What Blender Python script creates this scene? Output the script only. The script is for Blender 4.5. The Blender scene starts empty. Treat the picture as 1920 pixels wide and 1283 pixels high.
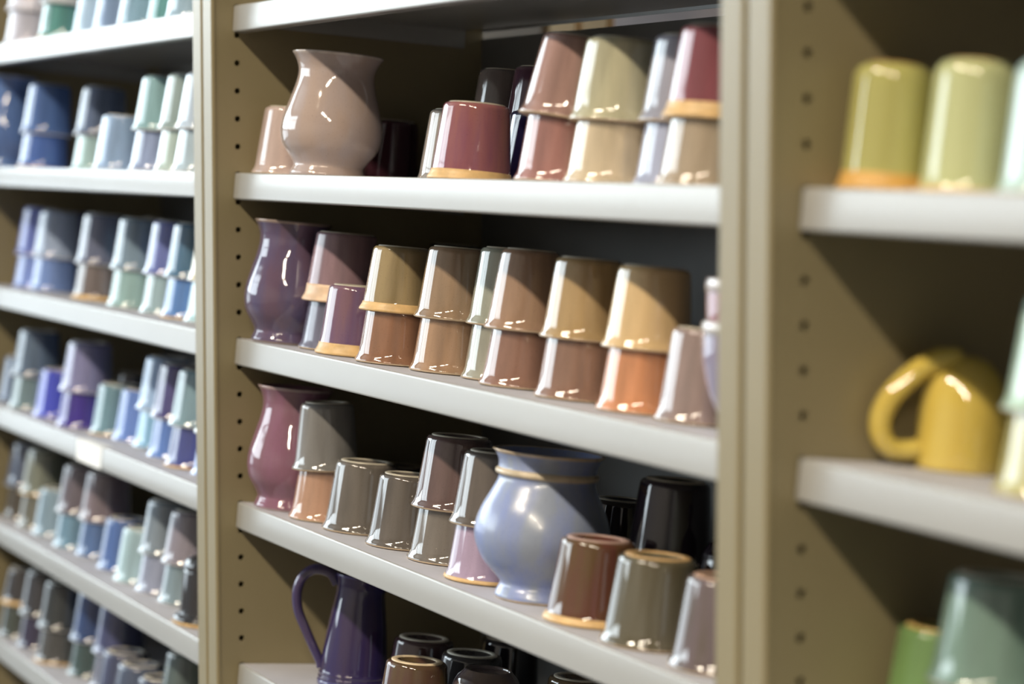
# A pottery seconds shop: steel shelving bays filled with glazed tumblers, vases and jugs.
import bpy, bmesh, math, random
from mathutils import Vector, Matrix, Euler
random.seed(7)
PI = math.pi
C = bpy.context.scene.collection
sc = bpy.context.scene

# ------------------------------------------------------------------ camera
cam_data = bpy.data.cameras.new('camera')
cam = bpy.data.objects.new('camera', cam_data); C.objects.link(cam)
sc.camera = cam
YAW, PIT, ROL = 1.11126, 0.081187, 0.0017746
cam.location = (2.54941, -0.909585, -0.133159)
F = Vector((-math.sin(YAW)*math.cos(PIT), math.cos(YAW)*math.cos(PIT), -math.sin(PIT)))
RT = Vector((math.cos(YAW), math.sin(YAW), 0.0)); UP = RT.cross(F)
r_ = RT*math.cos(ROL)+UP*math.sin(ROL); u_ = -RT*math.sin(ROL)+UP*math.cos(ROL)
cam.matrix_world = Matrix(((r_.x, u_.x, -F.x, cam.location.x), (r_.y, u_.y, -F.y, cam.location.y), (r_.z, u_.z, -F.z, cam.location.z), (0, 0, 0, 1)))
cam_data.sensor_width = 36.0
cam_data.lens = 4372.27/1920*36.0
cam_data.clip_start = 0.05; cam_data.clip_end = 60
cam_data.dof.use_dof = True
cam_data.dof.focus_distance = 2.36
cam_data.dof.aperture_fstop = 3.0
cam_data.dof.aperture_blades = 9

# ------------------------------------------------------------------ colour and world
sc.view_settings.view_transform = 'Standard'
sc.view_settings.look = 'None'
sc.view_settings.gamma = 1.0
sc.view_settings.exposure = EXPOSURE = 0.0
sc.view_settings.use_curve_mapping = False
world = bpy.data.worlds.new('world'); sc.world = world; world.use_nodes = True
bg = world.node_tree.nodes['Background']; bg.inputs[0].default_value = (0.75, 0.87, 1.0, 1); bg.inputs[1].default_value = 1.0

def area(name, loc, rot, sx, sy, power, col):
    l = bpy.data.lights.new(name, 'AREA'); l.shape = 'RECTANGLE'; l.size = sx; l.size_y = sy
    l.energy = power; l.color = col
    o = bpy.data.objects.new(name, l); C.objects.link(o); o.location = loc; o.rotation_euler = rot
    return o
FLOOR_Z, CEIL_Z = -1.56, 4.15
WIN_X, FRONT_Y = -7.6, -7.0
W1 = (-6.8, -0.35, 0.22, 3.3)     # glazing of the far end wall, upper panes: y0, y1, z0, z1
W2 = (-6.8, -0.35, -1.40, 0.10)   # added glowing panes below, standing in for dimly lit wall
W3 = (-7.4, -2.8, 0.22, 3.3)      # window in the wall opposite the shelving: x0, x1, z0, z1
def daylight(name, O, L, side):
    sx, sz = O[1]-O[0], O[3]-O[2]; mid = (O[0]+O[1])/2; zc = (O[2]+O[3])/2
    if side: area(name, (WIN_X-0.12, mid, zc), (0, -PI/2, 0), sz, sx, PI*sx*sz*L, (0.84, 0.95, 1.0))
    else: area(name, (mid, FRONT_Y-0.12, zc), (PI/2, 0, 0), sx, sz, PI*sx*sz*L, (0.84, 0.95, 1.0))
daylight('window_daylight', W1, 7.0, True)
daylight('added_low_light', W2, 2.0, True)  # added glow for dull reflections low on the cups
daylight('front_window_daylight', W3, 7.0, False)
# warm strip fixtures in one row parallel to the shelving (housings are built below)
TUBE_Y, TUBE_Z = -3.35, 3.32
FIXTURES = [(1.0, 1.8), (4.1, 1.8), (6.6, 1.8)]
for fx, fl in FIXTURES:
    area('tube_light', (fx, TUBE_Y, TUBE_Z), (0, 0, 0), fl, 0.26, 205, (1.0, 0.87, 0.68))
area('added_rear_light', (-0.6, 1.75, 3.62), (0, 0, 0), 2.4, 0.26, 330, (1.0, 0.86, 0.72))  # added to brighten what shows through the back panel slot

# ------------------------------------------------------------------ helpers
def lin(c):
    out = []
    for v in c:
        v = v/255.0
        out.append(v/12.92 if v <= 0.04045 else ((v+0.055)/1.055)**2.4)
    return (*out, 1.0)
def link(o, parent=None):
    C.objects.link(o)
    if parent: o.parent = parent
    return o
def mesh_obj(name, me, parent=None):
    return link(bpy.data.objects.new(name, me), parent)
def from_bm(name, bm, mats, smooth=True):
    bmesh.ops.recalc_face_normals(bm, faces=bm.faces)
    me = bpy.data.meshes.new(name)
    bm.to_mesh(me); bm.free()
    for m in mats: me.materials.append(m)
    if smooth:
        for p in me.polygons: p.use_smooth = True
    return me
def tag(o, label=None, cat=None, group=None, kind=None):
    if label: o['label'] = label
    if cat: o['category'] = cat
    if group: o['group'] = group
    if kind: o['kind'] = kind
    return o
def add_box(bm, x0, x1, y0, y1, z0, z1, mi=0):
    v = [bm.verts.new((x, y, z)) for x in (x0, x1) for y in (y0, y1) for z in (z0, z1)]
    for q in ((0, 1, 3, 2), (4, 6, 7, 5), (0, 4, 5, 1), (2, 3, 7, 6), (0, 2, 6, 4), (1, 5, 7, 3)):
        f = bm.faces.new([v[i] for i in q]); f.material_index = mi
def box_obj(name, dims, mat, parent=None, bevel=0.0, seg=2):
    bm = bmesh.new()
    add_box(bm, *dims)
    if bevel: bmesh.ops.bevel(bm, geom=list(bm.edges), offset=bevel, segments=seg, affect='EDGES', profile=0.5)
    return mesh_obj(name, from_bm(name, bm, [mat], smooth=False), parent)

def node_mat(name):
    m = bpy.data.materials.new(name); m.use_nodes = True
    nt = m.node_tree; b = nt.nodes['Principled BSDF']
    return m, nt, b
def noise_mix(nt, b, c1, c2, scale, lo, hi, detail=3.0):
    tc = nt.nodes.new('ShaderNodeTexCoord'); mp = nt.nodes.new('ShaderNodeMapping'); mp.inputs['Scale'].default_value = scale
    nz = nt.nodes.new('ShaderNodeTexNoise'); nz.inputs['Scale'].default_value = 1.0; nz.inputs['Detail'].default_value = detail
    mr = nt.nodes.new('ShaderNodeMapRange'); mr.inputs['From Min'].default_value = lo; mr.inputs['From Max'].default_value = hi
    mx = nt.nodes.new('ShaderNodeMix'); mx.data_type = 'RGBA'
    mx.inputs['A'].default_value = c1; mx.inputs['B'].default_value = c2
    L = nt.links
    L.new(tc.outputs['Object'], mp.inputs['Vector']); L.new(mp.outputs['Vector'], nz.inputs['Vector'])
    L.new(nz.outputs['Fac'], mr.inputs['Value']); L.new(mr.outputs['Result'], mx.inputs['Factor'])
    L.new(mx.outputs['Result'], b.inputs['Base Color'])
    return tc, mx
def plain(name, c1, c2=None, rough=0.5, scale=(8, 8, 8), spec=0.5, bump=0.0, bscale=300):
    m, nt, b = node_mat(name)
    noise_mix(nt, b, lin(c1), lin(c2 or c1), scale, 0.35, 0.65)
    b.inputs['Roughness'].default_value = rough; b.inputs['Specular IOR Level'].default_value = spec
    if bump:
        nz = nt.nodes.new('ShaderNodeTexNoise'); nz.inputs['Scale'].default_value = bscale
        bp = nt.nodes.new('ShaderNodeBump'); bp.inputs['Strength'].default_value = bump; bp.inputs['Distance'].default_value = 0.0005
        nt.links.new(nz.outputs['Fac'], bp.inputs['Height']); nt.links.new(bp.outputs['Normal'], b.inputs['Normal'])
    return m
GL = {}
def glaze(c1, c2=None, rough=0.07, spec=0.5):
    """glossy stoneware glaze: vertical streaks of a second tone, fine speckle, slightly wavy surface"""
    if c2 is None: c2 = tuple(int(v*0.86) for v in c1)
    k = (c1, c2, rough)
    if k in GL: return GL[k]
    m, nt, b = node_mat('glaze')
    tc, mx = noise_mix(nt, b, lin(c1), lin(c2), (55, 55, 7), 0.36, 0.64)
    sp = nt.nodes.new('ShaderNodeTexNoise'); sp.inputs['Scale'].default_value = 900; sp.inputs['Detail'].default_value = 1
    mr = nt.nodes.new('ShaderNodeMapRange'); mr.inputs['From Min'].default_value = 0.66; mr.inputs['From Max'].default_value = 0.74; mr.inputs['To Max'].default_value = 0.35
    mx2 = nt.nodes.new('ShaderNodeMix'); mx2.data_type = 'RGBA'; mx2.inputs['B'].default_value = lin(tuple(int(v*0.55) for v in c1))
    L = nt.links
    L.new(tc.outputs['Object'], sp.inputs['Vector']); L.new(sp.outputs['Fac'], mr.inputs['Value']); L.new(mr.outputs['Result'], mx2.inputs['Factor'])
    L.new(mx.outputs['Result'], mx2.inputs['A']); L.new(mx2.outputs['Result'], b.inputs['Base Color'])
    nz = nt.nodes.new('ShaderNodeTexNoise'); nz.inputs['Scale'].default_value = 60; nz.inputs['Detail'].default_value = 1
    bp = nt.nodes.new('ShaderNodeBump'); bp.inputs['Strength'].default_value = 0.035; bp.inputs['Distance'].default_value = 0.0008
    L.new(tc.outputs['Object'], nz.inputs['Vector']); L.new(nz.outputs['Fac'], bp.inputs['Height']); L.new(bp.outputs['Normal'], b.inputs['Normal'])
    b.inputs['Roughness'].default_value = rough; b.inputs['Specular IOR Level'].default_value = spec; b.inputs['IOR'].default_value = 1.55
    b.inputs['Coat Weight'].default_value = 0.6 if rough < 0.15 else 0.1; b.inputs['Coat Roughness'].default_value = 0.03
    GL[k] = m
    return m
def clay(c, rough=0.45): 
    k = ('clay', c, rough)
    if k not in GL: GL[k] = plain('bare_clay', c, tuple(int(v*0.9) for v in c), rough, (90, 90, 90), 0.4)
    return GL[k]
SHELF_TOP_M = plain('lightened_shelf_top_enamel', (196, 196, 204), (188, 188, 196), 0.62, (14, 14, 14), 0.25)  # paler, matter copy of the shelf enamel; brightness of lit tops put into colour
SHELF_M = plain('grey_shelf_enamel', (169, 169, 167), (165, 165, 163), 0.22, (3, 3, 3), 0.5, 0.05, 500)
POST_M = plain('beige_upright_enamel', (145, 134, 104), (140, 129, 98), 0.38, (4, 4, 4), 0.5, 0.05, 400)
BACK_M = plain('back_panel_enamel', (112, 113, 112), (106, 107, 106), 0.5, (4, 4, 4), 0.4)
WALL_M = plain('wall_paint', (160, 160, 162), (154, 154, 156), 0.8, (2, 2, 2), 0.3)
CEIL_M = plain('ceiling_paint', (165, 165, 165), None, 0.85)
FLOOR_M = plain('floor_concrete', (84, 81, 77), (72, 70, 66), 0.5, (1.5, 1.5, 1.5))
FRAME_M = plain('window_frame_paint', (90, 92, 92), None, 0.5)
HOUSING_M = plain('fixture_enamel', (210, 208, 200), None, 0.5)

# ------------------------------------------------------------------ the room
def structure(name, dims, mat):
    return tag(box_obj(name, dims, mat), kind='structure')
X0, X1, YB, YFR = WIN_X, 10.5, 2.6, FRONT_Y
structure('floor', (X0, X1, YFR, YB, FLOOR_Z-0.1, FLOOR_Z), FLOOR_M)
structure('ceiling', (X0, X1, YFR, YB, CEIL_Z, CEIL_Z+0.1), CEIL_M)
structure('wall_back', (X0, X1, YB, YB+0.1, FLOOR_Z, CEIL_Z), WALL_M)
structure('wall_right', (X1, X1+0.1, YFR, YB, FLOOR_Z, CEIL_Z), WALL_M)
def cut_wall(name, a0, a1, holes, side):
    """wall with rectangular openings (u0, u1, z0, z1), listed in non-overlapping u columns"""
    bm = bmesh.new()
    def bx(u0, u1, z0, z1):
        if u1-u0 < 1e-4 or z1-z0 < 1e-4: return
        if side: add_box(bm, X0-0.1, X0, u0, u1, z0, z1)
        else: add_box(bm, u0, u1, YFR-0.1, YFR, z0, z1)
    u0, u1 = holes[0][0], holes[0][1]
    bx(a0, u0, FLOOR_Z, CEIL_Z); bx(u1, a1, FLOOR_Z, CEIL_Z)
    z = FLOOR_Z
    for h_ in sorted(holes, key=lambda q: q[2]): bx(u0, u1, z, h_[2]); z = h_[3]
    bx(u0, u1, z, CEIL_Z)
    tag(mesh_obj(name, from_bm(name, bm, [WALL_M], False)), kind='structure')
cut_wall('wall_left', YFR, YB, [W1, W2], True)
cut_wall('wall_front', X0, X1, [W3], False)
def glazing(name, O, nu, zz, side):
    bm = bmesh.new()
    def bx(u0, u1, z0, z1):
        if side: add_box(bm, X0-0.07, X0+0.01, u0, u1, z0, z1)
        else: add_box(bm, u0, u1, YFR-0.07, YFR+0.01, z0, z1)
    for k in range(nu+1):
        u = O[0]+(O[1]-O[0])*k/nu; bx(max(O[0], u-0.04), min(O[1], u+0.04), O[2], O[3])
    for z in zz: bx(O[0]+0.04, O[1]-0.04, z-0.03, z+0.03)
    tag(mesh_obj(name, from_bm(name, bm, [FRAME_M], False)), kind='structure')
glazing('window_1', W1, 4, (W1[2]+0.03, W1[2]+2.2, W1[3]-0.03), True)
glazing('added_low_panes', W2, 4, (W2[2]+0.03, W2[3]-0.03), True)  # frame bars around the added lower glow
glazing('window_3', W3, 3, (W3[2]+0.03, W3[2]+2.2, W3[3]-0.03), False)

# strip light fixtures hung from the ceiling
def fixture(cx, cy, ln, label, group):
    root = bpy.data.objects.new('strip_light', None); C.objects.link(root); root.location = (cx, cy, TUBE_Z)
    tag(root, label, 'ceiling light', group)
    bm = bmesh.new(); add_box(bm, -ln/2-0.05, ln/2+0.05, -0.16, 0.16, 0.012, 0.07)
    add_box(bm, -ln/2-0.05, ln/2+0.05, -0.18, -0.16, -0.02, 0.05); add_box(bm, -ln/2-0.05, ln/2+0.05, 0.16, 0.18, -0.02, 0.05)
    mesh_obj('housing', from_bm('housing', bm, [HOUSING_M], False), root)
    for sx in (-1, 1):
        box_obj('hanger_rod', (sx*ln*0.4-0.006, sx*ln*0.4+0.006, -0.006, 0.006, 0.07, CEIL_Z-TUBE_Z), HOUSING_M, root)
for k, (fx, fl) in enumerate(FIXTURES):
    fixture(fx, TUBE_Y, fl, 'white strip light hung from the ceiling over the aisle in front of the shelving', 'strip lights over the front aisle')
fixture(-0.6, 1.75, 2.4, 'unseen strip light added over the rear aisle to brighten the slot view', None)  # housing for the added rear light

# ------------------------------------------------------------------ the shelving
P = 0.0318                       # hole pitch
TILT = 0.1027                    # the shelves slope gently back
W = 1.175                        # bay pitch
GAP = 0.066                      # width of the two uprights between bays
DEPTH = 0.30
PZ0, PZ1 = FLOOR_Z, 14*P+0.02
def zs(i): return -i*P+0.0339
YF = 0.0002
def on_shelf(i, X, Y, a=0.0, tilt=TILT):
    u = Y-YF
    return Vector((X, YF+u*math.cos(tilt)+a*math.sin(tilt), zs(i)-u*math.sin(tilt)+a*math.cos(tilt)))

def panel_mesh(name, sgn):
    """perforated side panel; sgn=+1 faces +X. local x=0 is the face toward the bay"""
    bm = bmesh.new(); t = 0.0015; hr = 0.0034; hw = 0.012
    n0 = int(math.floor((PZ0+0.05)/P)); n1 = int(math.floor((PZ1-0.03)/P))
    def sheet(y0, y1, z0, z1):
        v = [bm.verts.new((0, y, z)) for y, z in ((y0, z0), (y1, z0), (y1, z1), (y0, z1))]; bm.faces.new(v)
    zb, zt = (n0-0.5)*P, (n1+0.5)*P
    sheet(-0.0265, -hw, PZ0, PZ1); sheet(hw, 0.312, PZ0, PZ1); sheet(-hw, hw, PZ0, zb); sheet(-hw, hw, zt, PZ1)
    N = 16
    for n in range(n0, n1+1):
        zc = n*P
        ring = [bm.verts.new((0, hr*math.cos(2*PI*(k+0.5)/N), zc+hr*math.sin(2*PI*(k+0.5)/N))) for k in range(N)]
        back = [bm.verts.new((-sgn*t, v.co.y, v.co.z)) for v in ring]
        out = []
        for k in range(N):
            a = 2*PI*(k+0.5)/N; c, s = math.cos(a), math.sin(a)
            m = min(hw/abs(c) if abs(c) > 1e-6 else 9, P/2/abs(s) if abs(s) > 1e-6 else 9)
            out.append(bm.verts.new((0, m*c, zc+m*s)))
        for k in range(N):
            j = (k+1) % N
            bm.faces.new((ring[k], ring[j], out[j], out[k])); bm.faces.new((ring[k], back[k], back[j], ring[j]))
        # corner triangles
        for cy, cz in ((hw, P/2), (-hw, P/2), (-hw, -P/2), (hw, -P/2)):
            cv = bm.verts.new((0, cy, zc+cz)); 
            best = [k for k in range(N) if (out[k].co.y*cy > 0 and (out[k].co.z-zc)*cz > 0)]
            for k in range(N):
                j = (k+1) % N
                a, b2 = out[k].co, out[j].co
                if abs(abs(a.y)-hw) < 1e-6 and abs(abs(b2.z-zc)-P/2) < 1e-6 or abs(abs(a.z-zc)-P/2) < 1e-6 and abs(abs(b2.y)-hw) < 1e-6:
                    mid = (a+b2)/2
                    if mid.y*cy > 0 and (mid.z-zc)*cz > 0: bm.faces.new((out[k], out[j], cv))
    me = bpy.data.meshes.new(name); bm.to_mesh(me); bm.free(); me.materials.append(POST_M)
    return me
PANEL_R = panel_mesh('side_panel', 1); PANEL_L = panel_mesh('side_panel', -1)

def post_mesh(sgn):
    """folded front flange of an upright, running away from the bay; sgn=+1: bay lies at +X"""
    bm = bmesh.new(); w = 0.0305
    add_box(bm, -w, 0.0012, -0.031, -0.0268, PZ0, PZ1)
    bmesh.ops.bevel(bm, geom=[e for e in bm.edges if abs(e.verts[0].co.z-e.verts[1].co.z) > 0.5 and e.verts[0].co.y < -0.03], offset=0.003, segments=4, affect='EDGES', profile=0.5)
    add_box(bm, -w, -w+0.0015, -0.0268, 0.03, PZ0, PZ1)
    if sgn < 0:
        for v in bm.verts: v.co.x = -v.co.x
    return from_bm('front_flange', bm, [POST_M], False)
FL_R = post_mesh(1); FL_L = post_mesh(-1)

def shelf_mesh(width, tilt):
    """pan shelf: top sheet, rounded front lip, folded under; local origin = front top edge, left end"""
    bm = bmesh.new(); t = 0.0012; R = 0.0022; H = 0.0306; D = 0.292
    outer = [(D, 0.0)]
    for k in range(7):
        a = PI/2*k/6; outer.append((R-R*math.sin(a), -R+R*math.cos(a)))
    for k in range(5):
        a = PI/2*k/4; outer.append((R-R*math.cos(a), -H+R-R*math.sin(a)))
    outer.append((0.014, -H))
    inner = [(0.014, -H+t), (0.0035, -H+t), (t, -H+0.0035), (t, -0.0035), (0.0035, -t), (D, -t)]
    prof = outer+inner
    lo = [bm.verts.new((0, y, z)) for y, z in prof]; hi = [bm.verts.new((width, y, z)) for y, z in prof]
    n = len(prof)
    for k in range(n):
        j = (k+1) % n; bm.faces.new((lo[k], lo[j], hi[j], hi[k]))
    for ring in (lo, hi[::-1]): bm.faces.new(ring)
    # side flanges
    for x0 in (0.0, width-t): add_box(bm, x0, x0+t, 0.003, D, -0.022, -t)
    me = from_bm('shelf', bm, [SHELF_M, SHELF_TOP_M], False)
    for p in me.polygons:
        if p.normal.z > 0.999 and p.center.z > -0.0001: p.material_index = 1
    for p in me.polygons:
        if abs(p.normal.x) < 0.1: p.use_smooth = True
    me.set_sharp_from_angle(angle=math.radians(38))
    return me

def unit(x0, x1, label, slot=False):
    """x0, x1: inner faces of the bay"""
    root = bpy.data.objects.new('shelving_unit', None); C.objects.link(root); root.location = (x0, 0, FLOOR_Z)
    tag(root, label, 'shelving', 'steel shelving bays')
    def put(name, me, x, y=0.0, z=0.0, rx=0.0):
        o = mesh_obj(name, me, root); o.location = (x-x0, y, z-FLOOR_Z); o.rotation_euler = (rx, 0, 0); return o
    put('side_panel', PANEL_R, x0); put('side_panel', PANEL_L, x1)
    put('front_flange', FL_R, x0); put('front_flange', FL_L, x1)
    wd = x1-x0-0.003
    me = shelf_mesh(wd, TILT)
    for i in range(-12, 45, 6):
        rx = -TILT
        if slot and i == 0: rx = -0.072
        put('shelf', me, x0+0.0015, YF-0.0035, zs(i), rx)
    bm = bmesh.new()
    def bp(z0, z1): add_box(bm, 0.0, x1-x0, 0.3105, 0.3117, z0-FLOOR_Z, z1-FLOOR_Z)
    if slot: bp(PZ0, 0.0022); bp(0.0106, PZ1)
    else: bp(PZ0, PZ1)
    mesh_obj('back_panel', from_bm('back_panel', bm, [BACK_M], False), root)
    return root
unit(-1.26, -GAP, 'beige steel shelving bay on the left, holding the blue and white cups')
unit(0.0, W-GAP, 'beige steel shelving bay in the middle, holding brown, mauve and purple pots', slot=True)
unit(W, W+W-GAP, 'beige steel shelving bay on the right, holding yellow and green pots')

# behind the shelving: a low cupboard with cardboard boxes, seen through the slot above the back panel
WOOD_M = plain('cupboard_board', (130, 100, 72), (118, 90, 64), 0.55, (3, 40, 3))
KRAFT_M = plain('kraft_board', (214, 178, 120), (205, 168, 112), 0.75, (30, 30, 4))
cup = bpy.data.objects.new('low_cupboard', None); C.objects.link(cup); cup.location = (-0.9, 1.0, FLOOR_Z)
tag(cup, 'plain wooden cupboard standing in the rear aisle under the cardboard boxes', 'cupboard')
box_obj('carcass', (-0.75, 0.75, -0.20, 0.25, 0, 1.44), WOOD_M, cup, 0.004)
box_obj('worktop', (-0.77, 0.77, -0.23, 0.27, 1.441, 1.47), WOOD_M, cup, 0.004)
for sx in (-1, 1):
    d = box_obj('door', (min(sx*0.01, sx*0.73), max(sx*0.01, sx*0.73), -0.219, -0.201, 0.05, 1.42), WOOD_M, cup, 0.002)
    box_obj('knob', (sx*0.05-0.012, sx*0.05+0.012, -0.239, -0.219, 0.78, 0.804), FRAME_M, d, 0.004)
TAPE_M = plain('packing_tape', (196, 170, 128), None, 0.7)
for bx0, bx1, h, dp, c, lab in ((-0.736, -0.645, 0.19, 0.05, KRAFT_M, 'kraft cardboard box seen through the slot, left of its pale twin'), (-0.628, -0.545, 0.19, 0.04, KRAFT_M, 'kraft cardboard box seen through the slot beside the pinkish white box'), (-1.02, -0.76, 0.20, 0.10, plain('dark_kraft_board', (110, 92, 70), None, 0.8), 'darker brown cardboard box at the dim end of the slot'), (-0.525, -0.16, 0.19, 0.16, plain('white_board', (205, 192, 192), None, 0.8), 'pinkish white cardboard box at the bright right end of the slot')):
    r = bpy.data.objects.new('cardboard_box', None); C.objects.link(r); r.location = ((bx0+bx1)/2, 0.78, FLOOR_Z+1.4705)
    w = (bx1-bx0)/2; tag(r, lab, 'box')
    box_obj('carton', (-w, w, 0, dp, 0, h), c, r, 0.0015)
    box_obj('tape', (-0.02, 0.02, -0.0004, dp+0.0004, h-0.02, h+0.0004), TAPE_M, r)

# a thin white sheet folded over a shelf edge of the left bay
EDGE_M = plain('white_sheet', (250, 250, 248), (246, 246, 244), 0.7)
bm = bmesh.new(); add_box(bm, 0, 0.118, -0.0007, -0.0002, -0.0302, 0.0006); add_box(bm, 0, 0.118, -0.0007, 0.016, 0.0002, 0.0007)
lb = mesh_obj('white_edge_sheet', from_bm('white_edge_sheet', bm, [EDGE_M], False))
lb.location = (-0.6679, YF-0.0035, zs(18)); lb.rotation_euler = (-TILT, 0, 0)
tag(lb, 'small thin white sheet folded over the front edge of a left bay shelf', 'label')

# ------------------------------------------------------------------ pots: lathed, hollow, with real thickness
R0, H0, K0, OFF = 0.0394, 0.0755, 0.803, 0.0533
def smooth_profile(pts, n=6):
    """Catmull-Rom through (a, r) points"""
    out = []
    for i in range(len(pts)-1):
        p0 = pts[max(i-1, 0)]; p1 = pts[i]; p2 = pts[i+1]; p3 = pts[min(i+2, len(pts)-1)]
        for k in range(n):
            t = k/n; t2 = t*t; t3 = t2*t
            out.append(tuple(0.5*((2*p1[d])+(-p0[d]+p2[d])*t+(2*p0[d]-5*p1[d]+4*p2[d]-p3[d])*t2+(-p0[d]+3*p1[d]-3*p2[d]+p3[d])*t3) for d in (0, 1)))
    out.append(pts[-1]); return out
def lathe_bm(bm, prof, mi=None, n=64, center=(0, 0, 0)):
    """prof: list of (a, r[, material]) revolved about z"""
    rings = []
    for p in prof:
        a, r = p[0], p[1]
        if r < 1e-5: rings.append([bm.verts.new((center[0], center[1], center[2]+a))])
        else: rings.append([bm.verts.new((center[0]+r*math.cos(2*PI*k/n), center[1]+r*math.sin(2*PI*k/n), center[2]+a)) for k in range(n)])
    for i in range(len(rings)-1):
        A, B = rings[i], rings[i+1]; m = prof[i][2] if len(prof[i]) > 2 else (mi or 0)
        for k in range(n):
            j = (k+1) % n
            if len(A) == 1 and len(B) == 1: break
            if len(A) == 1: f = bm.faces.new((A[0], B[j], B[k]))
            elif len(B) == 1: f = bm.faces.new((A[k], A[j], B[0]))
            else: f = bm.faces.new((A[k], A[j], B[j], B[k]))
            f.material_index = m
def lathe(name, prof, mats, n=64):
    bm = bmesh.new(); lathe_bm(bm, prof, n=n); return from_bm(name, bm, mats)
MC = {}
BUFF = (226, 188, 132)
def tumbler_mesh(s, sh, mat, lip, k=K0, n=64, shoulder=0.006):
    key = ('t', round(s, 3), round(sh, 3), mat.name, lip.name, k, shoulder)
    if key in MC: return MC[key]
    R = R0*s; H = H0*sh; rt = R*k
    def ro(a):                                     # outer radius of the straight wall
        return R+(rt-R)*(a/H)
    c = shoulder
    # the rim (a=0) is at the bottom, flared, with a thin line of bare clay
    p = [(0.0012, R-0.0030, 1), (0.0, R-0.0018, 1), (0.0001, R-0.0004, 1), (0.0008, R+0.0012, 1), (0.0018, R+0.0016, 0), (0.0030, R+0.0013, 0), (0.0050, R+0.0002, 0), (0.0075, ro(0.0075)-0.0004, 0), (0.011, ro(0.011)-0.0009, 0)]
    for t in (0.15, 0.3, 0.5, 0.7, 0.85): p.append((0.011+(H-c-0.011)*t, ro(0.011+(H-c-0.011)*t)-0.0009+0.0007*t, 0))
    for q in range(7):
        a = PI/2*q/6; rr = ro(H-c)-0.0002; p.append((H-0.0012-c+c*math.sin(a), rr-c*0.72*(1-math.cos(a)), 0))
    rtop = p[-1][1]
    p += [(H-0.0012, rtop-0.0012, 0), (H-0.0012, rtop-0.0095, 0), (H-0.0042, rtop-0.0112, 0), (H-0.0044, 0, 0)]
    inner = [(0.0012, R-0.0030, 0), (0.006, R-0.0052, 0), (0.012, R-0.0064, 0), (0.022, ro(0.022)-0.0053, 0), (0.04, ro(0.04)-0.0053, 0), (H-0.016, ro(H-0.016)-0.0053, 0), (H-0.0105, ro(H)-0.0075, 0), (H-0.009, ro(H)-0.014, 0), (H-0.009, 0, 0)]
    bm = bmesh.new(); lathe_bm(bm, p, n=n); lathe_bm(bm, inner, n=n)
    bmesh.ops.remove_doubles(bm, verts=bm.verts, dist=1e-6)
    me = from_bm('tumbler', bm, [mat, lip]); MC[key] = (me, rtop, H); return MC[key]
def foot_mesh(rtop, H, mat):
    key = ('f', round(rtop, 4), round(H, 4), mat.name)
    if key not in MC:
        ro_, ri = rtop-0.0010, rtop-0.0078
        prof = [(H-0.0014, ro_), (H-0.0004, ro_-0.0002), (H, ro_-0.0010), (H+0.0002, (ro_+ri)/2), (H, ri+0.0008), (H-0.0006, ri), (H-0.0014, ri-0.0003), (H-0.0014, ro_)]
        MC[key] = lathe('foot_ring', prof, [mat])
    return MC[key]
def band_mesh(s, sh, w, mat, k=K0):
    key = ('b', round(s, 3), round(sh, 3), w, mat.name, k)
    if key not in MC:
        R = R0*s; H = H0*sh; rt = R*k; ro = lambda a: R+(rt-R)*(a/H)
        e = 0.00035
        bp = [(0.0004, R+0.0008), (0.0008, R+0.0012+e), (0.0018, R+0.0016+e), (0.0030, R+0.0013+e), (0.0050, R+0.0002+e), (0.0075, ro(0.0075)-0.0004+e), (0.011, ro(0.011)-0.0009+e), (0.016, ro(0.016)-0.0008+e), (0.022, ro(0.022)-0.0007+e)]
        prof = [q for q in bp if q[0] < w-0.0004]
        nx = next(q for q in bp if q[0] >= w-0.0004) if w-0.0004 < bp[-1][0] else bp[-1]
        t = (w-prof[-1][0])/max(1e-6, nx[0]-prof[-1][0]); rw = prof[-1][1]+(nx[1]-prof[-1][1])*min(1, t)
        prof += [(w, rw), (w+0.0004, rw-e-0.0003)]
        MC[key] = lathe('clay_band', prof, [mat])
    return MC[key]

def place(o, i, X, Y, a=0.0, spin=0.0, lean=(0, 0)):
    o.location = on_shelf(i, X, Y, a+0.0002)
    M = Matrix.Rotation(-TILT, 4, 'X') @ Matrix.Rotation(lean[0], 4, Vector((math.cos(lean[1]), math.sin(lean[1]), 0))) @ Matrix.Rotation(spin, 4, 'Z')
    o.rotation_euler = M.to_euler()
def tumbler(i, X, Y, s, sh, c1, c2, label, group, a=0.0, band=0.0, foot=(196, 188, 170), lip=(214, 190, 160), lean=(0, 0), k=K0, shoulder=0.006, rough=0.07, bandc=BUFF):
    me, rtop, H = tumbler_mesh(s, sh, glaze(c1, c2, rough), clay(lip), k, shoulder=shoulder)
    o = mesh_obj('tumbler', me)
    place(o, i, X, Y, a, random.uniform(0, 6.28), lean)
    tag(o, label, 'cup', group)
    mesh_obj('foot_ring', foot_mesh(rtop, H, clay(foot, 0.35)), o)
    if band: 
        mesh_obj('clay_band', band_mesh(s, sh, band, clay(bandc, 0.4), k), o)
    return o

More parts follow.
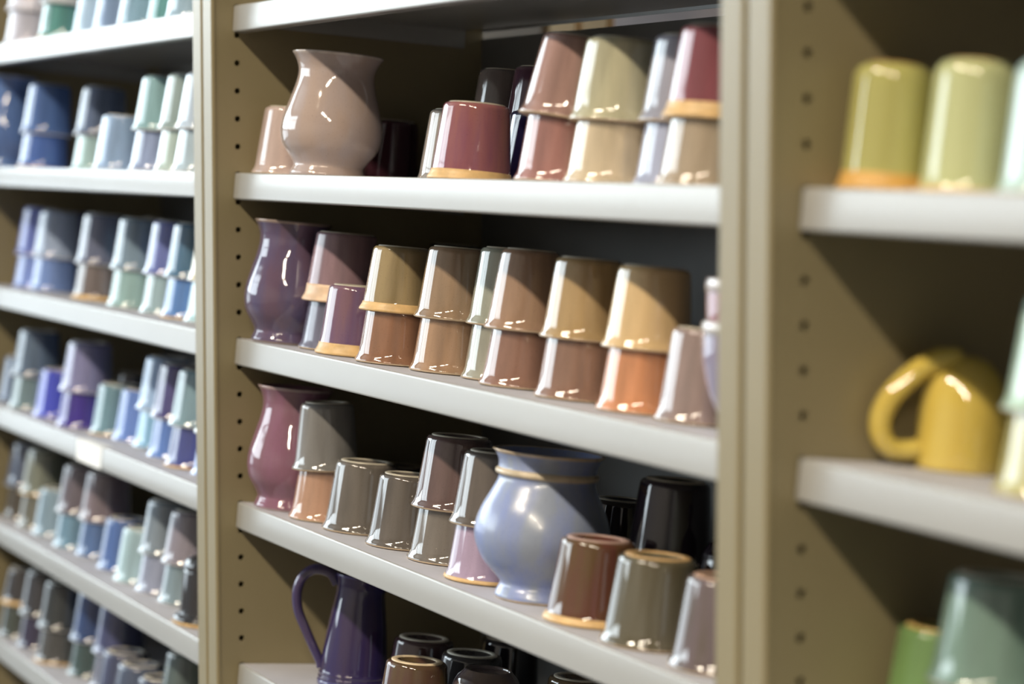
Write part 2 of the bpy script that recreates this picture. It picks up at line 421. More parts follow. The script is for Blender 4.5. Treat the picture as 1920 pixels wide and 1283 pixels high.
def vase_mesh(outer, t, mats, rim_m=1, foot_a=0.003, n=72):
    """upright hollow pot from outer (a, r) points listed from foot to rim"""
    O = smooth_profile(outer, 6); H = O[-1][0]
    O = [(a, r, 1 if (a < foot_a*0.45 or a > H-0.0032) else 0) for a, r in O]
    inner = [(a, max(r-t, 0.001), 0) for a, r, _ in reversed(O) if a > 0.008]
    rim = [(H+0.0006, O[-1][1]-t*0.25, 1), (H+0.0006, O[-1][1]-t*0.7, 1)]
    prof = [(0.002, 0, 0), (0.002, outer[0][1]-0.008, 1), (0.0, outer[0][1]-0.006, 1), (0.0, outer[0][1]-0.001, 1)]+O+rim+inner+[(0.008, 0, 0)]
    return lathe('pot', prof, mats, n)
def tube_mesh(name, pts, wr, tr, mat, n=16):
    """strap handle swept along pts; wr = half width, tr = half thickness per point"""
    bm = bmesh.new(); rings = []
    side = Vector((0, 1, 0))
    for i, p in enumerate(pts):
        d = (pts[min(i+1, len(pts)-1)]-pts[max(i-1, 0)]).normalized(); nrm = d.cross(side).normalized()
        rings.append([bm.verts.new(p+side*wr[i]*math.cos(2*PI*k/n)+nrm*tr[i]*math.sin(2*PI*k/n)) for k in range(n)])
    for i in range(len(rings)-1):
        for k in range(n): j = (k+1) % n; bm.faces.new((rings[i][k], rings[i][j], rings[i+1][j], rings[i+1][k]))
    bm.faces.new(rings[0][::-1]); bm.faces.new(rings[-1])
    return from_bm(name, bm, [mat])
def spline(pts, n=8):
    out = []
    P_ = [Vector(p) for p in pts]
    for i in range(len(P_)-1):
        a, b, c, d = P_[max(i-1, 0)], P_[i], P_[i+1], P_[min(i+2, len(P_)-1)]
        for k in range(n):
            t = k/n; out.append(0.5*((2*b)+(-a+c)*t+(2*a-5*b+4*c-d)*t*t+(-a+3*b-3*c+d)*t**3))
    out.append(P_[-1]); return out

VASE = [(0.0, 0.0385), (0.003, 0.0405), (0.008, 0.0385), (0.013, 0.0372), (0.020, 0.0415), (0.032, 0.0500), (0.046, 0.0535), (0.061, 0.0525), (0.079, 0.0475), (0.096, 0.0425), (0.110, 0.0402), (0.121, 0.0425), (0.131, 0.0485)]
def vase(i, X, Y, s, sh, c1, c2, label, prof=VASE, rimc=(205, 190, 180), t=0.0042, rough=0.06):
    pr = [(a*sh, r*s) for a, r in prof]
    me = vase_mesh(pr, t, [glaze(c1, c2, rough), glaze(rimc, None, 0.12)])
    o = mesh_obj('vase', me); place(o, i, X, Y, 0, random.uniform(0, 6))
    tag(o, label, 'vase'); return o, pr

# ------------------------------------------------------------------ the middle bay
GM = 'upturned tumblers in the middle bay'
POS = {
    'r1vase': (6, 0.1393, 0.0551, 1.0541, 1.0379),
    'r1a': (6, 0.0412, 0.0438, 0.9798, 1.0410),
    'r1b': (6, 0.3407, 0.1162, 1.0048, 1.0434),
    'r1c': (6, 0.5088, 0.0550, 1.0236, 1.0131),
    'r1d': (6, 0.7092, 0.0476, 0.9964, 0.9947),
    'r1e': (6, 0.7920, 0.0539, 1.0024, 0.9674),
    'r1f': (6, 0.8725, 0.0754, 1.0002, 0.9776),
    'r1g': (6, 0.9530, 0.0527, 0.9912, 0.9917),
    'r1h': (6, 0.2763, 0.1986, 1.0007, 1.0507),
    'r1i': (6, 0.3597, 0.2003, 1.0061, 1.0534),
    'r1j': (6, 0.1011, 0.2388, 1.0003, 1.3000),
    'r1k': (6, 0.0372, 0.1738, 0.8689, 1.0401),
    'r1l': (6, 0.4892, 0.1368, 1.0004, 1.0236),
    'r2vase': (12, 0.0511, 0.0347, 0.9133, 1.0573),
    'r2a': (12, 0.1403, 0.0646, 1.0535, 1.0369),
    'r2b': (12, 0.2233, 0.0488, 0.9816, 1.0088),
    'r2c': (12, 0.3304, 0.0500, 0.9648, 0.9164),
    'r2d': (12, 0.4253, 0.0701, 0.9732, 0.9757),
    'r2e': (12, 0.5019, 0.0895, 0.9230, 1.0236),
    'r2f': (12, 0.5853, 0.0700, 0.9436, 1.0265),
    'r2g': (12, 0.7068, 0.0682, 0.9741, 0.9807),
    'r2h': (12, 0.8279, 0.0658, 0.9825, 0.9524),
    'r2i': (12, 0.9084, 0.0757, 0.9628, 1.0372),
    'r2k': (12, 0.0620, 0.2350, 0.9800, 1.0300),
    'r2j': (12, 1.0348, 0.0497, 1.0873, 1.0709),
    'r3vase': (18, 0.0506, 0.0367, 0.9088, 1.0672),
    'r3blue': (18, 0.6583, 0.0513, 1.0689, 1.0401),
    'r3a': (18, 0.1384, 0.0467, 0.9146, 1.0026),
    'r3b': (18, 0.2239, 0.0585, 1.0579, 1.0166),
    'r3c': (18, 0.3335, 0.0609, 0.9910, 1.0126),
    'r3d': (18, 0.4321, 0.0674, 1.0479, 0.9865),
    'r3e': (18, 0.5518, 0.0525, 1.0183, 0.9515),
    'r3f': (18, 0.7741, 0.0466, 1.0373, 0.9855),
    'r3g': (18, 0.8778, 0.0467, 1.0394, 0.9988),
    'r3h': (18, 0.9833, 0.0498, 1.0049, 0.9896),
    'r3i': (18, 0.7452, 0.1363, 1.0032, 0.9629),
    'r3k': (18, 0.5063, 0.2201, 1.0000, 1.0510),
    'r3l': (18, 0.0426, 0.1804, 1.0059, 0.7387),
    'r3j': (18, 0.8285, 0.1546, 0.9970, 1.1170),
    'r4a': (24, 0.2263, 0.1257, 1.0260, 0.9861),
    'r4b': (24, 0.3200, 0.1401, 1.0236, 0.9966),
    'r4c': (24, 0.3508, 0.0613, 1.0124, 0.9703),
    'r4d': (24, 0.4105, 0.1153, 1.0158, 1.0330),
    'r4p': (24, 0.1422, 0.0808, 1.0381, 0.9860),
    'r4e': (24, 0.4521, 0.2000, 0.9977, 1.0128),
    'r4f': (24, 0.2349, 0.2278, 0.9982, 1.0102),
    'R1a': (6, 1.2091, 0.0411, 0.7947, 1.1906),
    'R1b': (6, 1.2739, 0.0631, 0.8308, 1.2257),
    'R1c': (6, 1.3785, 0.0537, 0.9292, 1.1649),
    'R3a': (18, 1.2173, 0.0857, 1.0009, 1.0344),
    'R3b': (18, 1.3045, 0.0599, 1.0215, 1.0000),
    'B1': (6, -1.2050, 0.0315, 0.8955, 1.1258),
    'B2': (6, -1.0141, 0.0451, 0.9951, 1.0384),
    'B3': (6, -0.8512, 0.0832, 0.9876, 0.9867),
    'B4': (6, -0.6048, 0.0453, 0.9967, 1.0300),
    'B5': (6, -0.4404, 0.0467, 0.9971, 0.9787),
    'B6': (6, -0.3421, 0.0496, 0.9866, 0.9802),
    'B7': (6, -0.2599, 0.0466, 0.9899, 0.9658),
    'A1': (0, -1.0884, 0.0448, 0.9894, 1.0000),
    'A2': (0, -0.8872, 0.0444, 0.9831, 1.0000),
    'A3': (0, -0.7861, 0.0672, 0.9934, 1.0000),
    'A4': (0, -0.7035, 0.0732, 0.9983, 1.0000),
    'A5': (0, -0.5614, 0.0663, 0.9960, 1.0000),
    'A6': (0, -0.4799, 0.0820, 0.9993, 1.0000),
    'A7': (0, -0.3059, 0.0541, 1.0000, 1.0000),
    'C1': (12, -1.1659, 0.0704, 0.9417, 1.0392),
    'C2': (12, -1.0868, 0.0778, 0.9631, 1.0031),
    'C3': (12, -1.2134, 0.1349, 0.9822, 1.0097),
    'C4': (12, -0.8530, 0.0824, 0.9759, 1.0176),
    'C5': (12, -0.6515, 0.0761, 0.9670, 0.9926),
    'C6': (12, -0.7164, 0.1242, 0.9712, 1.0080),
    'C7': (12, -0.5024, 0.0778, 0.9799, 0.9888),
    'C8': (12, -0.4041, 0.0758, 0.9807, 0.9813),
    'C9': (12, -0.3231, 0.0812, 0.9707, 0.8983),
    'Cb': (12, -1.0701, 0.2390, 1.0002, 1.0437),
    'D1': (18, -1.2132, 0.0541, 0.9902, 1.0169),
    'D2': (18, -1.0982, 0.0460, 1.0054, 0.9772),
    'D3': (18, -0.9714, 0.0517, 0.9973, 0.9971),
    'D4': (18, -0.8316, 0.0506, 0.9950, 0.9997),
    'D5': (18, -0.7391, 0.0741, 0.9920, 0.9954),
    'D6': (18, -0.6573, 0.0836, 0.9815, 0.9934),
    'D7': (18, -0.5754, 0.0894, 0.9921, 0.9961),
    'D8': (18, -0.4484, 0.0697, 0.9912, 0.9836),
    'D9': (18, -0.3436, 0.0614, 1.0050, 0.9954),
    'D10': (18, -0.2469, 0.0641, 0.9936, 1.0000),
    'Db': (18, -1.0271, 0.1877, 1.0031, 0.9728),
    'E1': (24, -1.2132, 0.0602, 0.9878, 0.9686),
    'E2': (24, -1.1074, 0.0584, 0.9924, 0.9736),
    'E3': (24, -1.0252, 0.0611, 0.9845, 0.9891),
    'E4': (24, -0.8986, 0.0603, 0.9893, 0.9717),
    'E5': (24, -0.8172, 0.0729, 0.9902, 0.9734),
    'E6': (24, -0.6907, 0.0688, 0.9893, 0.9924),
    'E7': (24, -0.5836, 0.0612, 0.9950, 1.0084),
    'E8': (24, -0.4953, 0.0659, 0.9987, 0.9843),
    'E9': (24, -0.4092, 0.0708, 1.0002, 0.9453),
    'E10': (24, -0.2520, 0.0458, 0.9889, 0.9879),
    'F1': (30, -1.1866, 0.0459, 1.0404, 0.7876),
    'F2': (30, -1.0887, 0.0503, 1.0016, 0.9495),
    'F3': (30, -0.9703, 0.0481, 0.9835, 0.9656),
    'F4': (30, -0.8665, 0.0707, 0.9927, 1.0000),
    'F5': (30, -0.7659, 0.0766, 0.9973, 1.0000),
    'F6': (30, -0.6655, 0.0553, 1.0308, 1.0039),
    'F7': (30, -0.5744, 0.0497, 1.0112, 0.9976),
    'F8': (30, -0.4895, 0.0528, 0.9931, 0.9718),
    'F9': (30, -0.4082, 0.0613, 0.9730, 0.9440),
    'R2m': (12, 1.2102, 0.1089, 0.9591, 1.0321),
    'R2b': (12, 1.3780, 0.0580, 0.9700, 1.0000),
}
def T(n, up=None, low=None, lu=None, ll=None, **kw):
    """one column of upturned tumblers: low stands on the shelf, up is pushed down over it"""
    i, X, Y, s, sh = POS[n]
    g = kw.pop('group', GM); ub = kw.pop('ub', 0); lb = kw.pop('lb', 0); lean = kw.pop('lean', (0, 0)); us = kw.pop('us', s); lift_up = kw.pop('rise', 0.0)
    if low: tumbler(i, X, Y, s, sh if not up else 1.0, low[0], low[1], ll, g, 0, lb, **kw)
    if up: tumbler(i, X, Y, us, sh, up[0], up[1], lu, g, OFF+lift_up, ub, lean=lean, **kw)
def lift(q): return tuple(int(v) for v in q)
def c(r, g, b, k=0.86, d=None): return (lift((r, g, b)), lift(d or (r*k, g*k, b*k)))

# shelf under the slot of light (top row)
T('r1a', None, c(200, 178, 170, 0.9), None, 'small pinkish beige tumbler half hidden behind the left edge of the pale belly vase')
T('r1b', None, c(150, 142, 134), None, 'silvery grey tumbler peeking out left of the plum tumbler on the top row')
T('r1c', None, c(134, 84, 98, d=(150, 98, 92)), None, 'short plum tumbler with wide tan band, standing alone on the top row', lb=0.0105)
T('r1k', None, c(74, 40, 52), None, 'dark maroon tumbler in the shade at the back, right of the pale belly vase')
T('r1j', None, c(84, 92, 104), None, 'slate grey tall tumbler barely seen at the back above the plum tumbler')
T('r1h', c(112, 102, 98), c(96, 86, 84), 'dull grey brown tumbler topping the back stack in shade, left of the mauve stack', 'grey brown tumbler under the shaded back stack behind the plum tumbler')
T('r1i', c(80, 52, 66), c(70, 48, 60), 'dark plum tumbler topping the rearmost stack behind the mauve stack', 'dark plum tumbler under the rearmost stack behind the mauve stack')
T('r1l', None, c(44, 38, 78), None, 'navy tumbler showing as a sliver between the plum tumbler and mauve stack')
T('r1d', c(164, 132, 124), c(166, 122, 116), 'tilted mauve brown tumbler on top of its stack, right of the plum tumbler', 'rosy brown tumbler under the tilted mauve brown one on the top row', lean=(-0.09, -0.4), us=1.03, rise=0.003)
T('r1e', c(189, 184, 155), c(217, 199, 170), 'sage cream tumbler on top of the beige one in the top row', 'beige tumbler under the sage cream one in the top row')
T('r1f', c(158, 158, 172), c(166, 172, 196), 'silvery lilac tumbler on top, squeezed between sage cream and raspberry stacks', 'pale blue lilac tumbler below, squeezed between sage cream and raspberry stacks')
T('r1g', c(142, 84, 92), c(172, 156, 136), 'raspberry tumbler with wide tan band on top of the rightmost top row stack', 'greige tumbler under the raspberry one beside the right upright', ub=0.013)
vase(*POS['r1vase'][:5], (176, 160, 156), (178, 158, 148), 'pale pinkish grey belly vase at the left of the top row')

# second row
vase(*POS['r2vase'][:5], (92, 84, 116), (104, 84, 104), 'slate violet belly vase at the left end of the second row', rimc=(170, 150, 140))
T('r2a', c(152, 124, 132), c(116, 116, 136), 'dusty mauve tumbler with wide cream band stacked right of the slate violet vase', 'slate tumbler under the dusty mauve one, beside the slate violet vase', ub=0.019, us=1.07, shoulder=0.004, rough=0.2, bandc=(236, 204, 172))
T('r2b', None, c(108, 84, 116, d=(124, 92, 106)), None, 'short violet tumbler with tan band, in front of the dusty mauve stack', lb=0.0125)
T('r2c', c(159, 140, 104), c(151, 112, 89), 'olive tan tumbler with thin cream band, top of stack right of the violet tumbler', 'brown tumbler under the olive tan one with the thin cream band', ub=0.0095)
T('r2d', c(159, 134, 110), c(167, 136, 110), 'taupe tumbler on top of the second row stack, right of the olive tan one', 'light brown tumbler under the taupe one in the second row')
T('r2e', c(160, 162, 148), c(166, 164, 150), 'glassy sage grey tumbler on top, half hidden behind the tan brown stack, second row', 'sage grey tumbler below its glassy twin, half hidden by the rosy brown tumbler')
T('r2f', c(164, 134, 112), c(146, 112, 98), 'bright tan brown tumbler on top of the stack right of the sage grey stack', 'rosy brown tumbler under the bright tan brown one in the second row', k=0.75)
T('r2g', c(178, 151, 110), c(148, 117, 102), 'khaki tumbler on top of its stack, left of the large cream tumbler', 'mauve brown tumbler under the khaki one, left of the orange tan tumbler')
T('r2h', c(218, 187, 140, 0.94), c(212, 148, 108), 'cream tumbler on top of the orange one in the second row', 'orange tan tumbler under the cream one in the second row')
T('r2i', None, c(151, 132, 127), None, 'grey mauve tumbler standing alone beside the stacked upright cups')
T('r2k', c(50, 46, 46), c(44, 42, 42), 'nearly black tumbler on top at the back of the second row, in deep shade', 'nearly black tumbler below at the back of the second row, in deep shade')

# third row
vase(*POS['r3vase'][:5], (142, 100, 124), (134, 98, 112), 'dusky mauve pink belly vase at the left end of the third row', rimc=(196, 170, 170))
T('r3a', c(134, 132, 130), c(190, 150, 126), 'glassy grey tumbler sitting askew on the peach brown one', 'peach brown tumbler under the askew grey one, beside the mauve pink vase', lean=(0.07, -0.4), us=0.95, rise=0.003)
T('r3b', None, c(112, 105, 98), None, 'grey brown tumbler standing alone beside the peach brown one in the third row')
T('r3c', None, c(103, 96, 90), None, 'dark taupe tumbler standing alone, left of the smoky brown mauve stack')
T('r3d', c(110, 90, 88), c(121, 114, 107), 'smoky brown mauve tumbler on top of the third row stack left of the blue vase', 'taupe grey tumbler under the smoky brown mauve one', us=1.06)
T('r3e', c(101, 92, 85), c(173, 153, 177), 'shiny brown grey tumbler on top of the lavender one, against the blue vase', 'lavender tumbler with tan rim under the brown grey one, against the blue vase', lb=0.004)
T('r3f', None, c(97, 57, 50, d=(94, 71, 44)), None, 'oxblood brown tumbler with tan rim band, right of the blue vase', lb=0.007, foot=(190, 160, 150))
T('r3g', None, c(101, 97, 84, d=(84, 76, 55)), None, 'olive grey tumbler with orange tan foot ring, second from the right upright', foot=(214, 176, 124))
T('r3h', None, c(114, 101, 109, d=(97, 87, 81)), None, 'mauve grey tumbler at the right end of the third row, cut by the upright', foot=(206, 168, 144))
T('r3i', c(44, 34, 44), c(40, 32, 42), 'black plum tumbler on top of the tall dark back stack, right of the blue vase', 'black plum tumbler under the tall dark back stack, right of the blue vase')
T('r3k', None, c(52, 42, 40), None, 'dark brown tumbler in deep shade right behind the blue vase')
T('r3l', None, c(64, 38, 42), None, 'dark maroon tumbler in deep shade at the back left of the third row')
BLUE = [(0.0, 0.0345), (0.003, 0.0362), (0.008, 0.0345), (0.014, 0.0325), (0.020, 0.0375), (0.032, 0.0490), (0.048, 0.0570), (0.062, 0.0585), (0.078, 0.0545), (0.093, 0.0475), (0.104, 0.0425), (0.1085, 0.0422), (0.1105, 0.0442), (0.1135, 0.0446), (0.1155, 0.0428), (0.1215, 0.0432), (0.127, 0.0458), (0.131, 0.0492)]
o, pr = vase(*POS['r3blue'][:5], (138, 152, 198), (150, 160, 180), 'periwinkle blue belly vase with a raised collar, third row', prof=BLUE, rimc=(212, 190, 160), rough=0.26)
s, sh = POS['r3blue'][3:5]
col = lathe('collar_ring', [(a*sh, r*s) for a, r in ((0.1085, 0.0418), (0.1098, 0.0443), (0.1108, 0.0451), (0.1130, 0.0453), (0.1142, 0.0443), (0.1158, 0.0424))], [clay((214, 198, 172), 0.25)])
tag(mesh_obj('collar_ring', col, o), 'cream raised collar ring')

# upright cups, one inside the other, at the right end of the second row
BOWL = [(0.0, 0.020), (0.003, 0.0212), (0.010, 0.0250), (0.022, 0.0325), (0.036, 0.0385), (0.052, 0.0425), (0.066, 0.0442), (0.080, 0.0450)]
def bowl_cup(a, c1, c2, rimc, label):
    i, X, Y, s, sh = POS['r2j']
    me = vase_mesh([(q*sh, r*s) for q, r in BOWL], 0.0032, [glaze(c1, c2), glaze(rimc, None, 0.12)])
    o = mesh_obj('cup', me); place(o, i, X, Y, a); tag(o, label, 'cup', 'upright cups nested at the right of the second row')
    H = BOWL[-1][0]*sh
    rb = lathe('rim_band', [(H-0.009, 0.0449*s), (H-0.0088, 0.0455*s), (H-0.004, 0.0458*s), (H-0.0005, 0.0458*s), (H+0.0012, 0.0449*s), (H+0.0012, 0.0438*s)], [glaze(rimc, None, 0.12)])
    tag(mesh_obj('rim_band', rb, o), 'glossy white rim band')
bowl_cup(0.0, (152, 142, 168), (142, 134, 156), (218, 212, 210), 'speckled lavender upright cup with white rim, the outer one by the right upright')
bowl_cup(0.033, (166, 124, 136), (158, 120, 128), (214, 204, 204), 'pink mauve upright cup with white rim, nested in the lavender one')

# dark domed jar at the back of the third row
def dark_jar(key, label, prof, c1, c2, lid_at, base=None):
    i, X, Y, s, sh = POS[key]
    body = [(0, 0)]+smooth_profile([(a*sh, r*s) for a, r in prof if a <= lid_at], 5)
    lidp = smooth_profile([(a*sh, r*s) for a, r in prof if a >= lid_at], 5)
    o = mesh_obj('jar', lathe('jar', body+[(body[-1][0], 0)], [glaze(c1, c2, 0.04)])); place(o, i, X, Y)
    tag(o, label, 'jar')
    mesh_obj('lid', lathe('lid', [(lidp[0][0]+0.0005, 0)]+[(a+0.0005, r) for a, r in lidp], [glaze(c1, c2, 0.04)]), o)
    return o, s, sh
dark_jar('r3j', 'round black jar with a domed knobbed lid, shaded behind the mauve grey tumbler', [(0, 0.022), (0.004, 0.025), (0.02, 0.031), (0.04, 0.0325), (0.052, 0.031), (0.060, 0.029), (0.061, 0.030), (0.070, 0.024), (0.078, 0.012), (0.082, 0.0065), (0.086, 0.0065), (0.092, 0.0095), (0.098, 0.0075), (0.101, 0.0001)], (30, 25, 34), (38, 28, 34), 0.060)

# bottom row of the middle bay
T('r4a', None, c(74, 54, 58), None, 'dark plum tumbler with pale foot ring, left at the back of the bottom row', foot=(226, 220, 204))
T('r4b', None, c(58, 56, 58), None, 'charcoal tumbler with pale foot ring, behind the rounded small jar', foot=(224, 220, 206))
T('r4c', None, c(86, 56, 52, d=(92, 76, 50)), None, 'maroon brown tumbler with tan foot ring, front of the bottom row', foot=(240, 218, 184))
T('r4e', None, c(98, 82, 60), None, 'olive brown tumbler under the shelf edge, right of the rounded small jar')
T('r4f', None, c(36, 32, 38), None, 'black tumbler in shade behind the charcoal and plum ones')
i, X, Y, s, sh = POS['r4d']
JAR = [(0.0, 0.0300), (0.001, 0.0312), (0.012, 0.0335), (0.030, 0.0355), (0.045, 0.0362), (0.056, 0.0350), (0.064, 0.0315), (0.069, 0.0272), (0.0712, 0.0252), (0.0722, 0.0245), (0.0728, 0.0235), (0.0722, 0.0222), (0.0700, 0.0210), (0.0690, 0.0150)]
pj = [(0.002, 0.0270), (0.0, 0.0285)]+smooth_profile(JAR, 4)+[(0.0690, 0)]
o = mesh_obj('jar', lathe('jar', [(a*sh, r*s) for a, r in pj], [glaze((84, 74, 80), (98, 84, 76), 0.06)])); place(o, i, X, Y)
tag(o, 'small round-shouldered grey plum jar standing upside down in the bottom row', 'jar')

# indigo pitcher
i, X, Y, s, sh = POS['r4p']
PITCH = [(0.0, 0.0340), (0.002, 0.0368), (0.010, 0.0376), (0.0125, 0.0384), (0.0145, 0.0370), (0.0175, 0.0378), (0.020, 0.0364), (0.030, 0.0360), (0.045, 0.0350), (0.070, 0.0322), (0.095, 0.0288), (0.112, 0.0268), (0.122, 0.0270), (0.131, 0.0288)]
pr = [(a*sh, r*s) for a, r in PITCH]
me = vase_mesh(pr, 0.0035, [glaze((50, 44, 92), (58, 46, 80), 0.05), glaze((84, 76, 130), None, 0.06)])
HP = pr[-1][0]; dirx = Vector((0.53, 0.85, 0))
for v in me.vertices:                     # pull the pouring lip out on the side away from the handle
    if v.co.z > HP*0.84:
        k = ((v.co.z-HP*0.84)/(HP*0.16))**1.5; d = Vector((v.co.x, v.co.y, 0))
        if d.length > 0.001:
            w = max(0, d.normalized().dot(dirx))**8; v.co += dirx*0.016*w*k; v.co.z += 0.004*w*k
pit = mesh_obj('pitcher', me); place(pit, i, X, Y)
tag(pit, 'deep indigo pitcher with a looped handle, left on the bottom row', 'pitcher')
hp = spline([(0.026*s, 0, 0.118*sh), (0.036, 0, 0.128), (0.054, 0, 0.130), (0.067, 0, 0.120), (0.0720, 0, 0.103), (0.069, 0, 0.082), (0.058, 0, 0.060), (0.048, 0, 0.042), (0.0400, 0, 0.028), (0.0375, 0, 0.020)], 7)
n = len(hp)
hm = tube_mesh('handle', hp, [0.0095-0.003*k/n for k in range(n)], [0.0066-0.0018*k/n for k in range(n)], glaze((62, 54, 98), (76, 64, 96), 0.06))
h = mesh_obj('handle', hm, pit); h.rotation_euler = (0, 0, math.atan2(-0.86, -0.50))
fm = lathe('base_ring', [(a*sh, r*s) for a, r in ((0.0005, 0.0362), (0.0008, 0.0374), (0.004, 0.0388), (0.008, 0.0390), (0.0102, 0.0380), (0.0102, 0.0370))], [glaze((84, 84, 130), (74, 70, 112), 0.05)])
tag(mesh_obj('base_ring', fm, pit), 'lighter violet raised base ring')

# ------------------------------------------------------------------ the right bay
GR = 'upturned tumblers in the right bay'
KR = 0.90
T('R1a', None, c(182, 178, 108, 0.94), None, 'olive yellow tumbler with wide orange tan band, leftmost in the right bay', group=GR, lb=0.0125, k=KR, shoulder=0.012, bandc=(222, 172, 92), foot=(180, 140, 80))
T('R1b', None, c(190, 194, 144, 0.95), None, 'pale green yellow tumbler right of the olive yellow one', group=GR, lb=0.005, k=KR, shoulder=0.012, bandc=(222, 186, 128), foot=(190, 160, 100))
T('R1c', None, c(186, 212, 208, 0.95), None, 'pale aqua tumbler cut off by the right edge of the photo', group=GR, k=KR, shoulder=0.012)
T('R2b', c(184, 212, 196, 0.95), c(184, 180, 130, 0.95), 'pale celadon tumbler on top of the stack right of the mustard mug', 'olive cream tumbler under the celadon one, right of the mustard mug', group=GR)
T('R3a', None, c(112, 146, 88), None, 'moss green tumbler with tan foot ring, bottom shelf of the right bay', group=GR, foot=(214, 182, 110))
T('R3b', c(124, 152, 140), c(120, 146, 134), 'sage blue tumbler on top of the bottom stack in the right bay', 'sage blue tumbler under the bottom stack in the right bay', group=GR)
i, X, Y, s, sh = POS['R2m']
MUG = [(0.0, 0.0322), (0.003, 0.0330), (0.020, 0.0334), (0.038, 0.0332), (0.050, 0.0316), (0.061, 0.0280), (0.070, 0.0225), (0.0765, 0.0150), (0.0795, 0.006)]
mp = [(0.002, 0.0285), (0.0, 0.0300), (0.0, 0.0314)]+smooth_profile(MUG, 5)+[(0.0797, 0)]
inn = [(0.002, 0.0285), (0.04, 0.0285), (0.06, 0.022), (0.072, 0.008), (0.073, 0)]
bm = bmesh.new(); lathe_bm(bm, [(a*sh, r*s) for a, r in mp]); lathe_bm(bm, [(a*sh, r*s) for a, r in inn]); bmesh.ops.remove_doubles(bm, verts=bm.verts, dist=1e-6)
mug = mesh_obj('mug', from_bm('mug', bm, [glaze((212, 190, 98), (204, 178, 84), 0.07)])); place(mug, i, X, Y)
tag(mug, 'mustard yellow round mug standing upside down with its handle to the left', 'mug')
hp = spline([(0.008, 0, 0.0785), (0.020, 0, 0.0775), (0.032, 0, 0.0715), (0.044, 0, 0.0610), (0.0545, 0, 0.0480), (0.0600, 0, 0.0340), (0.0590, 0, 0.0210), (0.0520, 0, 0.0125), (0.042, 0, 0.0110), (0.031, 0, 0.0130)], 7)
n = len(hp)
h = mesh_obj('handle', tube_mesh('handle', hp, [0.0115-0.002*k/n for k in range(n)], [0.0088-0.0015*k/n for k in range(n)], glaze((212, 190, 98), (204, 178, 84), 0.07)), mug)
h.rotation_euler = (0, 0, math.atan2(-0.94, -0.33))

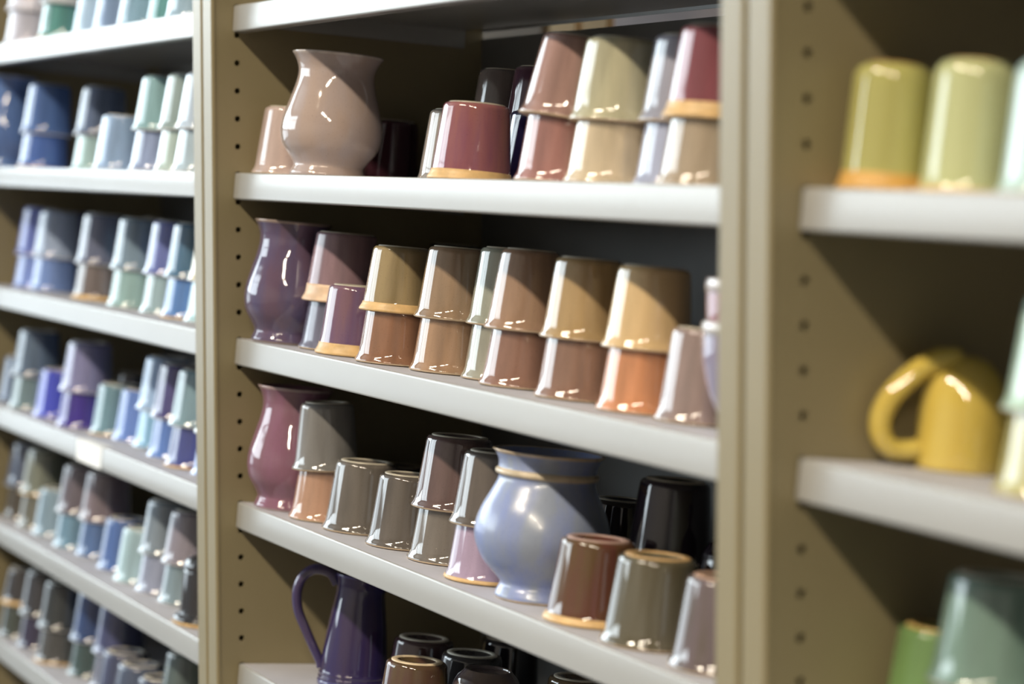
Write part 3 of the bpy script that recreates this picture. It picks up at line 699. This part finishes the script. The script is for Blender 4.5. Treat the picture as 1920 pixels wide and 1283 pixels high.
# ------------------------------------------------------------------ the left bay
SH = {0: 'top', 6: 'second', 12: 'third', 18: 'fourth', 24: 'fifth', 30: 'bottom'}
NTH = ['leftmost', 'second', 'third', 'fourth', 'fifth', 'sixth', 'seventh', 'eighth', 'ninth', 'tenth']
def br(k): return tuple(min(250, int(v*1.08)) for v in k)
LEFT = {
 0: [('A1', 'lavender white', (214, 214, 230), 'lilac white', (206, 206, 222), {}), ('A2', 'pale grey', (190, 196, 202), 'teal green', (98, 150, 146), {'lb': 0.004}), ('A3', None, None, 'powder blue', (170, 196, 220), {}), ('A4', None, None, 'soft blue', (140, 164, 200), {}), ('A5', None, None, 'misty blue', (136, 168, 190), {'lb': 0.003}), ('A6', None, None, 'sea green', (104, 156, 158), {'lb': 0.004}), ('A7', None, None, 'silver blue', (160, 186, 206), {})],
 6: [('B2', 'denim blue', (84, 112, 168), 'royal blue', (78, 106, 172), {'lb': 0.003}), ('B3', 'grey navy', (92, 106, 134), 'pale aqua', (170, 200, 202), {}), ('B4', None, None, 'baby blue', (148, 174, 208), {}), ('B5', 'aqua grey', (136, 170, 176), 'blue lilac', (144, 158, 192), {}), ('B6', 'grey sage', (142, 158, 156), 'pale sage', (170, 186, 180), {}), ('B7', 'ice blue', (186, 202, 222), 'frost blue', (178, 198, 212), {})],
 12: [('C1', 'blue violet', (108, 122, 190), 'periwinkle', (126, 148, 208), {}), ('C2', 'silver blue', (160, 176, 206), 'cornflower blue', (116, 142, 198), {}), ('C3', 'indigo blue', (92, 98, 164), 'stone grey', (140, 140, 138), {}), ('C4', 'slate purple', (106, 112, 136), 'brown grey', (114, 104, 102), {'lb': 0.007}), ('C5', 'grey blue', (126, 148, 166), 'pale mint', (150, 182, 182), {}), ('C6', 'ice aqua', (156, 192, 204), 'ice blue', (168, 192, 212), {}), ('C7', 'lilac blue', (108, 118, 176), 'sea grey', (146, 168, 174), {}), ('C8', 'teal navy', (80, 112, 140), 'medium blue', (92, 128, 184), {'lb': 0.003}), ('C9', 'ivory cream', (218, 212, 184), 'pale aqua', (164, 196, 204), {})],
 18: [('D1', None, None, 'steel blue', (94, 110, 138), {}), ('D2', 'slate blue', (94, 112, 134), 'grey teal', (116, 138, 144), {}), ('D3', None, None, 'cobalt blue', (70, 80, 190), {}), ('D4', 'dusty violet', (130, 130, 170), 'deep purple', (70, 54, 146), {}), ('D5', None, None, 'grey aqua', (108, 140, 152), {'lb': 0.003}), ('D6', None, None, 'sky blue', (104, 132, 196), {}), ('D7', 'pale blue', (152, 180, 214), 'aqua blue', (130, 174, 204), {}), ('D8', 'dark violet', (80, 76, 124), 'cornflower blue', (96, 128, 194), {}), ('D9', 'grey green', (122, 148, 160), 'navy violet', (76, 84, 142), {'lb': 0.003}), ('D10', 'silver white', (196, 204, 210), 'medium blue', (88, 118, 186), {})],
 24: [('E1', 'slate navy', (84, 94, 116), 'dark olive', (80, 74, 64), {}), ('E2', 'khaki grey', (122, 126, 114), 'stone', (108, 106, 96), {'ub': 0.003}), ('E3', None, None, 'pale slate blue', (128, 150, 166), {}), ('E4', 'plum grey', (108, 100, 110), 'dusty teal', (106, 138, 160), {}), ('E5', 'mauve grey', (126, 114, 122), 'blue', (86, 112, 156), {}), ('E6', None, None, 'denim blue', (80, 106, 162), {}), ('E7', None, None, 'pale teal', (158, 184, 192), {}), ('E8', 'blue grey', (126, 138, 150), 'lilac grey', (148, 154, 176), {}), ('E9', 'mauve silver', (136, 130, 142), 'grey aqua', (126, 144, 154), {})],
 30: [('F1', 'charcoal', (60, 58, 60), 'dark green grey', (68, 74, 68), {'ub': 0.007}), ('F2', 'graphite', (62, 62, 66), 'black violet', (58, 54, 76), {}), ('F3', 'black', (54, 58, 60), 'dark grey', (78, 78, 78), {'lb': 0.004}), ('F4', 'navy blue', (52, 72, 116), 'dark green', (66, 84, 84), {}), ('F5', 'slate violet', (74, 78, 116), 'mauve grey', (98, 98, 114), {}), ('F6', None, None, 'dark slate', (72, 78, 106), {}), ('F7', None, None, 'storm blue', (82, 92, 116), {}), ('F8', None, None, 'ink blue', (66, 72, 92), {}), ('F9', 'dark sage', (84, 96, 96), 'deep sage', (70, 80, 80), {})],
}
for row, cols in LEFT.items():
    grp = 'upturned tumblers on the %s shelf of the left bay' % SH[row]
    off = 1 if row == 6 else 0
    for q, (n, cu, ku, cl, kl, kw) in enumerate(cols):
        pos = NTH[q+off] if q+off else 'leftmost'
        where = ('leftmost stack' if q+off == 0 else '%s stack from the left' % pos)
        if cu:
            lu = '%s tumbler, upper of the %s, %s shelf, left bay' % (cu, where, SH[row])
            ll = '%s tumbler, lower of the %s, %s shelf, left bay' % (cl, where, SH[row])
            T(n, c(*br(ku)), c(*br(kl)), lu, ll, group=grp, foot=(214, 212, 204), lip=(236, 232, 226), **kw)
        else:
            wh = 'leftmost on the' if q+off == 0 else '%s column from the left,' % pos
            T(n, None, c(*br(kl)), None, '%s tumbler standing singly, %s %s shelf, left bay' % (cl, wh, SH[row]), group=grp, foot=(220, 214, 200), lip=(236, 232, 226), **kw)
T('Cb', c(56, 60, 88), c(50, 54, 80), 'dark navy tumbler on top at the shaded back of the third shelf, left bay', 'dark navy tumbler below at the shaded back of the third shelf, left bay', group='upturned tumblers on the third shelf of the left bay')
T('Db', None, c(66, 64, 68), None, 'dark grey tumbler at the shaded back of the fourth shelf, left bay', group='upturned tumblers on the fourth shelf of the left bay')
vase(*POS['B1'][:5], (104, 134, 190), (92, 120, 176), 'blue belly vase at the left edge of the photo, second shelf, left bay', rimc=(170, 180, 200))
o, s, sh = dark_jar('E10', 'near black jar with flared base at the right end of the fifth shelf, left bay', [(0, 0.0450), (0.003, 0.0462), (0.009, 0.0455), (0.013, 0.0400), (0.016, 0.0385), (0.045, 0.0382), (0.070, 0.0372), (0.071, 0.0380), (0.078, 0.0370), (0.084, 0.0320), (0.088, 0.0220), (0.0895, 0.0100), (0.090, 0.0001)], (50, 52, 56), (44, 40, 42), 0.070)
tag(mesh_obj('clay_band', lathe('clay_band', [(a*sh, r*s) for a, r in ((0.0003, 0.0452), (0.0005, 0.0458), (0.003, 0.0468), (0.0045, 0.0468), (0.0048, 0.0458))], [clay(BUFF)]), o), 'bare tan clay edge of the base')
